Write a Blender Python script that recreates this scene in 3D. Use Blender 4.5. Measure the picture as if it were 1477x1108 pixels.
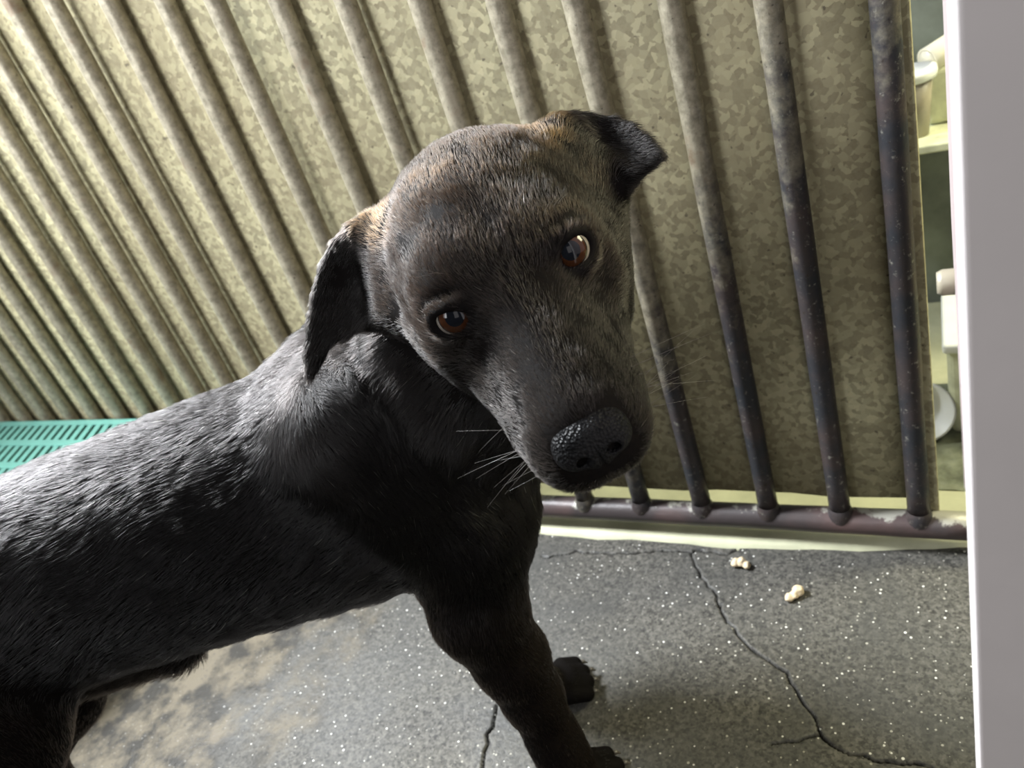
import bpy, bmesh, math, random
import numpy as np
from mathutils import Matrix, Vector

for o in list(bpy.data.objects):
    bpy.data.objects.remove(o)
SC = bpy.context.scene
COL = SC.collection
rng = np.random.default_rng(7)
random.seed(7)

# ------------------------------------------------------------------ camera
FPX, IW, IH = 1115.0, 1477.0, 1108.0
CAM_H = 0.60
R = np.array([[0.8674047, -0.03631474, -0.49627647],
              [0.39628516, -0.55276042, 0.73308526],
              [-0.30094379, -0.83254859, -0.46507599]])    # camera (right, down, forward) -> world
CAMP = np.array([0, 0, CAM_H])
cam = bpy.data.cameras.new('camera')
cam.sensor_fit = 'HORIZONTAL'
cam.sensor_width = 36.0
cam.lens = FPX / IW * 36.0
cam.clip_start = 0.01
cam.dof.use_dof = True
cam.dof.focus_distance = 0.42
cam.dof.aperture_fstop = 12.0
camo = bpy.data.objects.new('camera', cam)
COL.objects.link(camo)
M = Matrix.Identity(4)
for i in range(3):
    M[i][0] = R[i, 0]; M[i][1] = -R[i, 1]; M[i][2] = -R[i, 2]; M[i][3] = CAMP[i]
camo.matrix_world = M
SC.camera = camo

# ------------------------------------------------------------------ world, lights, exposure
world = bpy.data.worlds.new('world')
SC.world = world
world.use_nodes = True
bg = world.node_tree.nodes['Background']
bg.inputs['Color'].default_value = (0.95, 0.96, 1.0, 1)
bg.inputs['Strength'].default_value = 0.09


def area(name, loc, target, size, size_y, power, color, spread=180):
    l = bpy.data.lights.new(name, 'AREA')
    l.shape = 'RECTANGLE'; l.size = size; l.size_y = size_y
    l.energy = power; l.color = color; l.spread = math.radians(spread)
    o = bpy.data.objects.new(name, l)
    COL.objects.link(o)
    o.location = loc
    d = Vector(target) - Vector(loc)
    o.rotation_euler = d.to_track_quat('-Z', 'Y').to_euler()
    return o


area('daylight_opening', (-1.25, -0.72, 1.25), (-1.0, 0.6, 0.74), 1.3, 1.0, 10.5, (0.95, 0.97, 1.0), 58)
area('eaves_daylight', (-1.25, 0.46, 1.25), (-0.42, 0.36, 0.42), 0.4, 0.3, 50, (0.92, 0.96, 1.0), 130)
area('post_fill', (0.55, -0.70, 0.95), (-0.05, 0.2, 0.5), 0.5, 0.8, 2.6, (1.0, 0.96, 0.95))  # added fill from behind the camera, brightens the post front
area('yard_lamp', (0.62, 1.05, 0.95), (-0.15, 0.45, 0.1), 0.45, 0.45, 25, (1.0, 0.95, 0.62))
SC.view_settings.view_transform = 'Standard'
SC.view_settings.look = 'None'
SC.view_settings.exposure = 0.0
SC.view_settings.gamma = 1.0
SC.view_settings.use_curve_mapping = False


# ------------------------------------------------------------------ helpers
def ray(px, py):
    return R @ (np.array([px - IW / 2, py - IH / 2, FPX]) / FPX)


def at(px, py, d):
    """world point seen at pixel (px, py) at depth d in front of the camera"""
    return CAMP + ray(px, py) * d


def on_floor(px, py, z=0.0):
    r = ray(px, py)
    return CAMP + r * ((CAM_H - z) / -r[2])


def on_plane_y(px, py, y):
    r = ray(px, py)
    return CAMP + r * (y / r[1])


def tag(o, label=None, cat=None, group=None, kind=None):
    if label: o['label'] = label
    if cat: o['category'] = cat
    if group: o['group'] = group
    if kind: o['kind'] = kind
    return o


def link(name, data, parent=None, mat=None):
    o = bpy.data.objects.new(name, data)
    COL.objects.link(o)
    if parent is not None:
        o.parent = parent
    if mat is not None and data is not None:
        data.materials.append(mat)
    return o


def empty(name, loc=(0, 0, 0)):
    o = bpy.data.objects.new(name, None)
    o.location = loc
    o.empty_display_size = 0.03
    COL.objects.link(o)
    return o


def mesh_from(name, verts, faces, smooth=True):
    me = bpy.data.meshes.new(name)
    me.from_pydata([tuple(map(float, v)) for v in verts], [], faces)
    me.update()
    if smooth:
        me.polygons.foreach_set('use_smooth', [True] * len(me.polygons))
    return me


def bm_mesh(name, bm, smooth=False):
    bmesh.ops.recalc_face_normals(bm, faces=bm.faces)
    me = bpy.data.meshes.new(name)
    bm.to_mesh(me); bm.free()
    if smooth:
        me.polygons.foreach_set('use_smooth', [True] * len(me.polygons))
    return me


def box_mesh(name, lo, hi, bevel=0.0, seg=2):
    bm = bmesh.new()
    bmesh.ops.create_cube(bm, size=1)
    lo = Vector(lo); hi = Vector(hi)
    for v in bm.verts:
        v.co = Vector([(lo[i] + hi[i]) / 2 + v.co[i] * (hi[i] - lo[i]) for i in range(3)])
    if bevel:
        bmesh.ops.bevel(bm, geom=bm.edges[:], offset=bevel, segments=seg, profile=0.5, affect='EDGES')
    return bm_mesh(name, bm)


def tube_mesh(name, pts, radii, seg=16, caps=True, wob=0.0, seed=0):
    """tube through pts with radius per point"""
    rs = random.Random(seed)
    pts = [Vector(p) for p in pts]
    n = len(pts)
    verts, faces = [], []
    up = None
    for i, p in enumerate(pts):
        t = (pts[min(i + 1, n - 1)] - pts[max(i - 1, 0)]).normalized()
        if up is None:
            up = Vector((0, 0, 1)) if abs(t.z) < 0.9 else Vector((1, 0, 0))
        a = t.cross(up).normalized(); b = a.cross(t).normalized()
        up = b
        for k in range(seg):
            an = 2 * math.pi * k / seg
            rr = radii[i] * (1 + wob * rs.uniform(-1, 1))
            verts.append(p + a * (rr * math.cos(an)) + b * (rr * math.sin(an)))
    for i in range(n - 1):
        for k in range(seg):
            k2 = (k + 1) % seg
            faces.append((i * seg + k, i * seg + k2, (i + 1) * seg + k2, (i + 1) * seg + k))
    if caps:
        faces.append(tuple(reversed(range(seg))))
        faces.append(tuple(range((n - 1) * seg, n * seg)))
    me = mesh_from(name, verts, faces)
    return me


def lathe_mesh(name, prof, seg=32):
    """profile of (radius, z) turned about z"""
    verts, faces = [], []
    for r, z in prof:
        for k in range(seg):
            an = 2 * math.pi * k / seg
            verts.append((r * math.cos(an), r * math.sin(an), z))
    for i in range(len(prof) - 1):
        for k in range(seg):
            k2 = (k + 1) % seg
            faces.append((i * seg + k, i * seg + k2, (i + 1) * seg + k2, (i + 1) * seg + k))
    return mesh_from(name, verts, faces)


# ------------------------------------------------------------------ materials
class NT:
    def __init__(self, name):
        self.m = bpy.data.materials.new(name)
        self.m.use_nodes = True
        self.t = self.m.node_tree
        self.b = self.t.nodes['Principled BSDF']

    def n(self, typ, **kw):
        nd = self.t.nodes.new(typ)
        for k, v in kw.items():
            if k in nd.inputs.keys() if hasattr(nd.inputs, 'keys') else False:
                nd.inputs[k].default_value = v
            else:
                setattr(nd, k, v)
        return nd

    def l(self, a, b):
        self.t.links.new(a, b)

    def coords(self, scale=(1, 1, 1), kind='Object'):
        tc = self.t.nodes.new('ShaderNodeTexCoord')
        mp = self.t.nodes.new('ShaderNodeMapping')
        mp.inputs['Scale'].default_value = scale
        self.l(tc.outputs[kind], mp.inputs['Vector'])
        return mp.outputs['Vector']

    def noise(self, vec, scale, detail=4, rough=0.5, dist=0.0):
        nd = self.t.nodes.new('ShaderNodeTexNoise')
        nd.inputs['Scale'].default_value = scale
        nd.inputs['Detail'].default_value = detail
        nd.inputs['Roughness'].default_value = rough
        nd.inputs['Distortion'].default_value = dist
        if vec is not None: self.l(vec, nd.inputs['Vector'])
        return nd

    def vor(self, vec, scale, feature='F1', rand=1.0):
        nd = self.t.nodes.new('ShaderNodeTexVoronoi')
        nd.feature = feature
        nd.inputs['Scale'].default_value = scale
        nd.inputs['Randomness'].default_value = rand
        if vec is not None: self.l(vec, nd.inputs['Vector'])
        return nd

    def ramp(self, fac, stops, interp='LINEAR'):
        nd = self.t.nodes.new('ShaderNodeValToRGB')
        nd.color_ramp.interpolation = interp
        el = nd.color_ramp.elements
        while len(el) < len(stops): el.new(0.5)
        for e, (p, c) in zip(el, stops):
            e.position = p
            e.color = (c, c, c, 1) if isinstance(c, (int, float)) else tuple(c) + (1,)
        self.l(fac, nd.inputs['Fac'])
        return nd.outputs['Color']

    def mix(self, fac, a, b, mode='MIX'):
        nd = self.t.nodes.new('ShaderNodeMix')
        nd.data_type = 'RGBA'; nd.blend_type = mode
        for s, v in ((nd.inputs['Factor'], fac), (nd.inputs['A'], a), (nd.inputs['B'], b)):
            if hasattr(v, 'links'): self.l(v, s)
            elif isinstance(v, (int, float)): s.default_value = v if s.type == 'VALUE' else (v, v, v, 1)
            else: s.default_value = tuple(v) + (1,)
        return [o for o in nd.outputs if o.type == 'RGBA'][0]

    def math(self, op, a, b=None):
        nd = self.t.nodes.new('ShaderNodeMath'); nd.operation = op
        for s, v in zip(nd.inputs, (a, b)):
            if v is None: continue
            if hasattr(v, 'links'): self.l(v, s)
            else: s.default_value = v
        return nd.outputs[0]

    def bump(self, h, strength=0.3, dist=0.001, normal=None):
        nd = self.t.nodes.new('ShaderNodeBump')
        nd.inputs['Strength'].default_value = strength
        nd.inputs['Distance'].default_value = dist
        self.l(h, nd.inputs['Height'])
        if normal is not None: self.l(normal, nd.inputs['Normal'])
        return nd.outputs['Normal']

    def set(self, **kw):
        for k, v in kw.items():
            s = self.b.inputs[k.replace('_', ' ')]
            if hasattr(v, 'links'): self.l(v, s)
            elif isinstance(v, (tuple, list)) and len(v) == 3: s.default_value = tuple(v) + (1,)
            else: s.default_value = v
        return self


def simple(name, col, rough=0.5, metal=0.0, var=0.15, scale=30):
    t = NT(name)
    v = t.coords()
    n = t.noise(v, scale, 5, 0.6)
    c = t.mix(t.ramp(n.outputs['Fac'], [(0.3, 0.0), (0.7, 1.0)]), tuple(x * (1 - var) for x in col), tuple(min(1, x * (1 + var)) for x in col))
    t.set(Base_Color=c, Roughness=rough, Metallic=metal)
    t.set(Normal=t.bump(n.outputs['Fac'], 0.15, 0.001))
    return t.m


def mat_galvanized():
    t = NT('galvanized_sheet')
    v = t.coords()
    w = t.noise(v, 60, 3, 0.6)
    wob = t.mix(0.012, v, w.outputs['Color'], 'ADD')
    vo = t.vor(wob, 185)
    hsv = t.n('ShaderNodeSeparateColor')
    t.l(vo.outputs['Color'], hsv.inputs[0])
    sp = t.ramp(hsv.outputs[0], [(0.0, 0.0), (0.35, 0.25), (0.6, 0.6), (1.0, 1.0)])
    dark = (0.24, 0.215, 0.13); light = (0.54, 0.50, 0.31)
    c = t.mix(sp, dark, light)
    fine = t.noise(v, 260, 3, 0.6)
    c = t.mix(t.ramp(fine.outputs['Fac'], [(0.35, 0.0), (0.7, 0.35)]), c, (0.42, 0.40, 0.27))
    big = t.noise(v, 5, 4, 0.6)
    c = t.mix(t.ramp(big.outputs['Fac'], [(0.35, 0.0), (0.75, 0.45)]), c, (0.22, 0.17, 0.09))
    spots = t.noise(v, 150, 2, 0.5)
    c = t.mix(t.ramp(spots.outputs['Fac'], [(0.69, 0.0), (0.73, 0.7)]), c, (0.06, 0.045, 0.03))
    t.set(Base_Color=c, Metallic=0.15, Roughness=t.ramp(sp, [(0.0, 0.62), (1.0, 0.48)]))
    t.set(Normal=t.bump(t.noise(v, 9, 2).outputs['Fac'], 0.10, 0.006))
    return t.m


def mat_bar():
    """galvanised, worn bars: zinc coat at one end of the row, dark bare steel with flaking at the other"""
    t = NT('worn_steel')
    tc = t.n('ShaderNodeTexCoord')
    geo = t.n('ShaderNodeNewGeometry')
    v = geo.outputs['Position']
    n1 = t.noise(v, 55, 5, 0.65)
    sep = t.n('ShaderNodeSeparateXYZ'); t.l(v, sep.inputs[0])
    # bare steel spreads from the low right-hand end of the row
    g = t.math('ADD', t.math('MULTIPLY', sep.outputs['X'], 1.5), t.math('MULTIPLY', sep.outputs['Z'], -1.1))
    g = t.math('ADD', g, t.math('MULTIPLY', n1.outputs['Fac'], 0.55))
    bare = t.ramp(t.math('ADD', g, 0.895), [(0.42, 0.0), (0.62, 1.0)])
    zinc = t.mix(t.ramp(t.noise(v, 120, 4, 0.7).outputs['Fac'], [(0.35, 0.0), (0.7, 1.0)]), (0.17, 0.15, 0.105), (0.36, 0.325, 0.24))
    rust = t.ramp(t.noise(v, 30, 5, 0.7).outputs['Fac'], [(0.60, 0.0), (0.70, 0.8)])
    zinc = t.mix(rust, zinc, (0.13, 0.085, 0.05))
    steel = t.mix(t.ramp(t.noise(v, 25, 4, 0.6).outputs['Fac'], [(0.4, 0.0), (0.65, 1.0)]), (0.035, 0.037, 0.043), (0.072, 0.055, 0.052))
    flake = t.ramp(t.noise(v, 170, 6, 0.75).outputs['Fac'], [(0.59, 0.0), (0.66, 1.0)])
    steel = t.mix(flake, steel, (0.27, 0.26, 0.22))
    c = t.mix(bare, zinc, steel)
    pits = t.ramp(t.noise(v, 220, 3, 0.6).outputs['Fac'], [(0.67, 0.0), (0.72, 0.85)])
    c = t.mix(pits, c, (0.04, 0.03, 0.02))
    t.set(Base_Color=c, Metallic=0.35, Roughness=0.45)
    t.set(Normal=t.bump(t.noise(v, 150, 5, 0.7).outputs['Fac'], 0.45, 0.0012))
    return t.m


def mat_rail():
    t = NT('flaking_rail_paint')
    v = t.coords()
    n = t.noise(v, 26, 6, 0.7)
    geo = t.n('ShaderNodeNewGeometry')
    sep = t.n('ShaderNodeSeparateXYZ'); t.l(geo.outputs['Normal'], sep.inputs[0])
    pos = t.n('ShaderNodeSeparateXYZ'); t.l(geo.outputs['Position'], pos.inputs[0])
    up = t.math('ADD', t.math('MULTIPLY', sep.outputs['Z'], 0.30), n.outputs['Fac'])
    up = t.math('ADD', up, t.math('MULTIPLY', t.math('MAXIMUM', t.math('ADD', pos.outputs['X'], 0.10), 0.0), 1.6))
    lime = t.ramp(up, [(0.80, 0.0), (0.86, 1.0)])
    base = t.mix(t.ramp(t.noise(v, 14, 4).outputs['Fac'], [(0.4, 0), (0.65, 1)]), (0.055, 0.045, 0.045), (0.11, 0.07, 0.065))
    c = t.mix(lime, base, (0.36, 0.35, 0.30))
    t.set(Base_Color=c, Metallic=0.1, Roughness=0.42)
    t.set(Normal=t.bump(n.outputs['Fac'], 0.5, 0.002))
    return t.m


def mat_floor():
    t = NT('damp_concrete')
    v = t.coords()
    n1 = t.noise(v, 160, 4, 0.7)
    n2 = t.noise(v, 5.5, 5, 0.6, 0.4)
    c = t.mix(t.ramp(n1.outputs['Fac'], [(0.40, 0.0), (0.62, 1.0)]), (0.019, 0.018, 0.0155), (0.120, 0.113, 0.098))
    gr_ = t.vor(v, 430)
    gs = t.n('ShaderNodeSeparateColor'); t.l(gr_.outputs['Color'], gs.inputs[0])
    c = t.mix(0.55, c, t.mix(gs.outputs[0], (0.012, 0.0115, 0.010), (0.130, 0.123, 0.106)))
    c = t.mix(t.ramp(n2.outputs['Fac'], [(0.36, 0.75), (0.60, 0.0)]), c, (0.055, 0.055, 0.052))
    # pale tan patch with its own ragged outline, towards the sleeping platform
    pos = t.n('ShaderNodeSeparateXYZ'); t.l(v, pos.inputs[0])
    edge = t.noise(v, 14, 6, 0.7)
    tan_edge = t.math('ADD', t.math('MULTIPLY', t.math('ADD', pos.outputs['X'], 0.60), -3.2), t.math('MULTIPLY', t.math('SUBTRACT', edge.outputs['Fac'], 0.5), 1.5))
    tan_fac = t.ramp(tan_edge, [(0.0, 0.0), (0.35, 1.0)])
    pale = t.mix(t.ramp(t.noise(v, 22, 6, 0.65).outputs['Fac'], [(0.42, 0.0), (0.58, 1.0)]), (0.020, 0.0175, 0.013), (0.105, 0.088, 0.060))
    c = t.mix(tan_fac, c, pale)
    # pale grit grains
    vo = t.vor(v, 230)
    sep = t.n('ShaderNodeSeparateColor'); t.l(vo.outputs['Color'], sep.inputs[0])
    pick = t.math('GREATER_THAN', sep.outputs[0], 0.58)
    dot = t.math('LESS_THAN', vo.outputs['Distance'], t.math('MULTIPLY', sep.outputs[1], 0.27))
    grit = t.math('MULTIPLY', pick, dot)
    gcol = t.mix(sep.outputs[2], (0.26, 0.25, 0.21), (0.60, 0.59, 0.55))
    c = t.mix(t.math('MULTIPLY', grit, t.math('SUBTRACT', 1.0, t.math('MULTIPLY', tan_fac, 0.8))), c, gcol)
    vd = t.vor(v, 300)
    sd = t.n('ShaderNodeSeparateColor'); t.l(vd.outputs['Color'], sd.inputs[0])
    dk = t.math('MULTIPLY', t.math('GREATER_THAN', sd.outputs[0], 0.9), t.math('LESS_THAN', vd.outputs['Distance'], 0.32))
    c = t.mix(t.math('MULTIPLY', dk, 0.7), c, (0.03, 0.03, 0.03))
    # cracks coloured near black (attribute baked on the floor's own groove geometry)
    at_ = t.n('ShaderNodeAttribute', attribute_name='crack')
    c = t.mix(at_.outputs['Fac'], c, (0.006, 0.0055, 0.005))
    t.set(Base_Color=c, Roughness=t.ramp(n2.outputs['Fac'], [(0.35, 0.42), (0.65, 0.62)]), Specular_IOR_Level=t.math('SUBTRACT', 0.24, t.math('MULTIPLY', at_.outputs['Fac'], 0.24)))
    h = t.math('ADD', n1.outputs['Fac'], t.math('MULTIPLY', grit, 0.6))
    t.set(Normal=t.bump(h, 0.45, 0.0016))
    return t.m


MAT = dict(galv=mat_galvanized(), bar=mat_bar(), rail=mat_rail(), floor=mat_floor())
MAT['teal'] = simple('teal_plastic', (0.075, 0.20, 0.165), 0.42, 0, 0.10, 40)
MAT['post'] = simple('pale_painted_steel', (0.88, 0.82, 0.81), 0.5, 0, 0.05, 14)
MAT['post_edge'] = simple('pinkish_painted_steel', (0.34, 0.285, 0.28), 0.5, 0, 0.06, 40)
MAT['white_plastic'] = simple('white_plastic', (0.78, 0.80, 0.78), 0.35, 0, 0.05, 30)
MAT['cream_plastic'] = simple('cream_plastic', (0.78, 0.74, 0.60), 0.4, 0, 0.06, 30)
MAT['mossy_white'] = simple('limewashed_plastic', (0.62, 0.64, 0.46), 0.45, 0, 0.35, 22)
MAT['cup'] = simple('brown_clouded_plastic', (0.30, 0.27, 0.20), 0.4, 0, 0.3, 25)
MAT['dark_wall'] = simple('mouldy_dark_render', (0.15, 0.17, 0.155), 0.6, 0, 0.55, 9)
MAT['black_rubber'] = simple('black_plastic', (0.02, 0.02, 0.022), 0.4, 0, 0.3, 30)
MAT['wet'] = simple('wet_dark_concrete', (0.16, 0.17, 0.12), 0.12, 0, 0.5, 35)
MAT['yard'] = simple('pale_yellow_concrete', (0.46, 0.46, 0.31), 0.6, 0, 0.18, 18)  # yard ground, and the painted light under the rail
MAT['kibble'] = simple('tan_kibble', (0.62, 0.50, 0.33), 0.65, 0, 0.2, 200)

# ------------------------------------------------------------------ the setting
YB = 0.621          # plane of the bars
YS = 0.633          # face of the metal sheet
PITCH = 0.0690
BAR_R = 0.0099


def smoothnoise(x, y, s):
    return (np.sin(x * s + 1.3) * np.cos(y * s * 1.3 + 0.7) + np.sin(x * s * 2.1 + y * s * 1.7)) * 0.5


def build_floor():
    gx = np.unique(np.concatenate([np.linspace(-2.3, -1.0, 40), np.arange(-1.0, -0.52, 0.006), np.arange(-0.52, 0.06, 0.0013), np.linspace(0.06, 0.5, 30)]))
    gy = np.unique(np.concatenate([np.linspace(-1.0, 0.1, 30), np.arange(0.1, 0.26, 0.006), np.arange(0.26, 0.60, 0.0013), np.linspace(0.60, 0.70, 12)]))
    Xg, Yg = np.meshgrid(gx, gy, indexing='ij')
    cracks = [
        ([(782, 803), (815, 800), (850, 797), (905, 799), (955, 795), (1000, 797), (1010, 793), (1050, 800), (1068, 790)], 0.0007),
        ([(996, 797), (1010, 832), (1034, 858), (1040, 882), (1062, 914), (1082, 935), (1120, 962), (1145, 990), (1165, 1022), (1180, 1052), (1200, 1075), (1224, 1088), (1262, 1098), (1300, 1102), (1345, 1108)], 0.00062),
        ([(1180, 1060), (1150, 1070), (1112, 1074)], 0.0005),
        ([(716, 1018), (712, 1040), (702, 1060), (699, 1085), (696, 1112)], 0.0007),
    ]
    D = np.zeros_like(Xg)
    rr = np.random.default_rng(3)
    for pts, wdt in cracks:
        q = np.array([on_floor(*p)[:2] for p in pts])
        # roughen the line
        fine = []
        for a, b in zip(q[:-1], q[1:]):
            m = max(2, int(np.linalg.norm(b - a) / 0.007))
            for k in range(m):
                fine.append(a + (b - a) * k / m + (rr.normal(0, 0.0013, 2) if k else 0))
        fine.append(q[-1])
        fine = np.array(fine)
        for a, b in zip(fine[:-1], fine[1:]):
            lo = np.minimum(a, b) - 0.006; hi = np.maximum(a, b) + 0.006
            i0, i1 = np.searchsorted(gx, [lo[0], hi[0]]); j0, j1 = np.searchsorted(gy, [lo[1], hi[1]])
            if i1 <= i0 or j1 <= j0: continue
            px = Xg[i0:i1, j0:j1] - a[0]; py = Yg[i0:i1, j0:j1] - a[1]
            d = b - a; L2 = d @ d + 1e-12
            t = np.clip((px * d[0] + py * d[1]) / L2, 0, 1)
            dist = np.hypot(px - t * d[0], py - t * d[1])
            w_ = wdt * rr.uniform(0.7, 1.35)
            D[i0:i1, j0:j1] = np.maximum(D[i0:i1, j0:j1], np.clip(1.85 - dist / w_, 0, 1))
    # a small hole on the long crack
    hq = on_floor(1038, 874)
    D = np.maximum(D, np.clip(1.6 - np.hypot(Xg - hq[0], Yg - hq[1]) / 0.0018, 0, 1))
    Z = -0.004 * D + 0.0007 * smoothnoise(Xg, Yg, 21) * (D < 0.01)
    ni, nj = Xg.shape
    co = np.stack([Xg, Yg, Z], -1).reshape(-1, 3).astype(np.float32)
    idx = np.arange(ni * nj).reshape(ni, nj)
    f = np.stack([idx[:-1, :-1], idx[1:, :-1], idx[1:, 1:], idx[:-1, 1:]], -1).reshape(-1, 4)
    me = fast_mesh('floor', co, f)
    a = me.attributes.new('crack', 'FLOAT', 'POINT')
    a.data.foreach_set('value', D.reshape(-1).astype(np.float32))
    o = link('floor', me, None, MAT['floor'])
    tag(o, 'damp dark grey concrete floor with pale grit and thin cracks', kind='structure')
    return o


def fast_mesh(name, co, quads):
    me = bpy.data.meshes.new(name)
    me.vertices.add(len(co))
    me.vertices.foreach_set('co', np.ascontiguousarray(co, dtype=np.float32).ravel())
    nf = len(quads); k = quads.shape[1]
    me.loops.add(nf * k)
    me.loops.foreach_set('vertex_index', np.ascontiguousarray(quads, dtype=np.int32).ravel())
    me.polygons.add(nf)
    me.polygons.foreach_set('loop_start', np.arange(0, nf * k, k, dtype=np.int32))
    me.update(calc_edges=True)
    me.polygons.foreach_set('use_smooth', np.ones(nf, dtype=bool))
    me.validate()
    return me


build_floor()

# yard ground behind the sheet, a touch lower than the kennel floor
yard = link('yard_ground', box_mesh('yard_ground', (-2.3, 0.70, -0.06), (1.6, 2.6, -0.002)), None, MAT['yard'])
tag(yard, 'pale yellowish concrete ground behind the metal sheet', kind='structure')

# metal sheet wall
bm = bmesh.new()
nx = 60
X0, X1, Z0, Z1 = -2.3, -0.036, 0.052, 1.05
gridv = {}
for i in range(nx + 1):
    for j in range(9):
        x = X0 + (X1 - X0) * i / nx
        z = Z0 + (Z1 - Z0) * j / 8
        if j == 0:
            z += 0.0025 * math.sin(x * 9) + (0.004 if -0.25 < x < -0.12 else 0)
        gridv[i, j] = bm.verts.new((x, YS + 0.0015 * math.sin(x * 13 + z * 4), z))
for i in range(nx):
    for j in range(8):
        bm.faces.new((gridv[i, j], gridv[i + 1, j], gridv[i + 1, j + 1], gridv[i, j + 1]))
me = bm_mesh('sheet', bm, True)
wall = link('wall_back', me, None, MAT['galv'])
sol = wall.modifiers.new('thickness', 'SOLIDIFY'); sol.thickness = 0.0012; sol.offset = 1
tag(wall, 'spangled galvanised metal sheet standing behind the bars', kind='structure')
me = box_mesh('edge_fold', (-0.038, YS - 0.006, 0.035), (-0.0165, YS + 0.010, 1.05), 0.0015)
link('edge_fold', me, wall, MAT['galv'])

# ------------------------------------------------------------------ grille of bars
gr = empty('bar_grille', (-0.7, YB, 0.0))
tag(gr, 'row of round worn steel bars welded to a low rail in front of the sheet', 'grille')
RAIL_Z, RAIL_R = 0.029, 0.0135
prof = []
for k in range(24):
    z = 0.036 + (1.02 - 0.036) * k / 23
    prof.append((0, 0, z))
bar_mes = [tube_mesh('bar', prof, [BAR_R * (1 + 0.012 * math.sin(k * 1.7 + s)) for k in range(24)], 18, True, 0.02, s) for s in range(3)]
for m_ in bar_mes: m_.materials.append(MAT['bar'])
bar_x = [-0.0335 - PITCH * i for i in range(26)]
for i, x in enumerate(bar_x):
    b = link('bar', bar_mes[i % 3], gr)
    b.location = (x + 0.7, 0, 0)
    b.rotation_euler = (random.uniform(-.004, .004), random.uniform(-.006, .006), random.uniform(0, 6))
wm = lathe_mesh('weld', [(0.0098, 0.008), (0.0108, 0.006), (0.0118, 0.002), (0.0125, -0.002), (0.0122, -0.006)], 20)
wm.materials.append(MAT['bar'])
for i, x in enumerate(bar_x[:10]):
    w = link('weld', wm, gr); w.location = (x + 0.7, -0.001, RAIL_Z + 0.0105)
    w.rotation_euler = (0, 0, i)
rail_pts = [(x, 0, RAIL_Z) for x in np.linspace(-1.2, 0.72, 60)]
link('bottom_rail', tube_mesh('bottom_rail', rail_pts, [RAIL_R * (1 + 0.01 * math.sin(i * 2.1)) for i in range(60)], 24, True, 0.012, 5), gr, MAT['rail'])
link('top_rail', tube_mesh('top_rail', [(x, 0, 1.02) for x in np.linspace(-1.2, 0.72, 30)], [RAIL_R] * 30, 20), gr, MAT['bar'])
# ledge under the rail; its pale colour and taper stand for the light pool
bm = bmesh.new()
xs = np.linspace(-1.9, 0.02, 90)
prev = None
for i, x in enumerate(xs):
    e_ = min(1, max(0, (x + 0.22) / 0.22))
    a = 0.0012 * math.sin(x * 37) + 0.0009 * math.sin(x * 91) + 0.021 * e_ * e_
    sec = [(YB - 0.021 + a, -0.003), (YB - 0.017 + a, 0.0035), (YB - 0.010 + a, 0.006), (YB + 0.03, 0.007), (YB + 0.075, 0.007), (YB + 0.08, -0.003)]
    cur = [bm.verts.new((x, y, z)) for y, z in sec]
    if prev:
        for k in range(len(sec) - 1):
            bm.faces.new((prev[k], cur[k], cur[k + 1], prev[k + 1]))
    prev = cur
led = link('trim_1', bm_mesh('lit_ledge', bm, True), None, MAT['yard'])
tag(led, 'low pale strip beneath the rail painted as a pool of light', kind='structure')

# ------------------------------------------------------------------ slatted teal sleeping platform
PZ = 0.1805
pl = empty('slatted_platform', (-1.5, 0.45, 0.0))
tag(pl, 'raised teal plastic platform with slanted slots behind the dog', 'platform')
PX0, PX1 = -2.15, -0.93
rows = [0.604 - 0.0562 * k for k in range(7)]
for k, y in enumerate(rows):
    wdt = 0.0075 if k else 0.009
    link('rib', box_mesh('rib', (PX0 + 1.5, y - 0.45 - wdt, PZ - 0.014), (PX1 + 1.5, y - 0.45 + (0.004 if k == 0 else wdt), PZ), 0.0012), pl, MAT['teal'])
for x in (PX0, PX1):
    link('end_rib', box_mesh('end_rib', (x + 1.5 - 0.009, rows[-1] - 0.45 - 0.0075, PZ - 0.02), (x + 1.5 + 0.009, rows[0] - 0.45 + 0.004, PZ - 0.0005), 0.0015), pl, MAT['teal'])
sb = bmesh.new()
hl = 0.0562 / 2; sk = 0.0165; hw = 0.0062
lowr = [sb.verts.new((sx * hw - sy * sk, sy * hl, z)) for z in (-0.012, -0.0012) for sy, sx in ((-1, -1), (-1, 1), (1, 1), (1, -1))]
for q in ((0, 3, 2, 1), (4, 5, 6, 7), (0, 1, 5, 4), (1, 2, 6, 5), (2, 3, 7, 6), (3, 0, 4, 7)):
    sb.faces.new([lowr[i] for i in q])
slat_me = bm_mesh('slat', sb); slat_me.materials.append(MAT['teal'])
for k in range(4):
    yc = (rows[k] + rows[k + 1]) / 2
    x = PX0 + 0.04 + 0.007 * k
    while x < PX1 - 0.03:
        s = link('slat', slat_me, pl); s.location = (x + 1.5, yc - 0.45, PZ); x += 0.0213
for k in range(4, 6):
    yc = (rows[k] + rows[k + 1]) / 2
    x = PX0 + 0.04
    while x < PX1 - 0.03:
        s = link('slat', slat_me, pl); s.location = (x + 1.5, yc - 0.45, PZ); x += 0.0426
for x in (PX0 + 0.02, PX1 - 0.02):
    for y in (rows[0] - 0.02, rows[-1] + 0.02):
        link('leg', box_mesh('leg', (x + 1.5 - 0.014, y - 0.45 - 0.014, 0.0), (x + 1.5 + 0.014, y - 0.45 + 0.014, PZ - 0.012), 0.003), pl, MAT['teal'])

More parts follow.
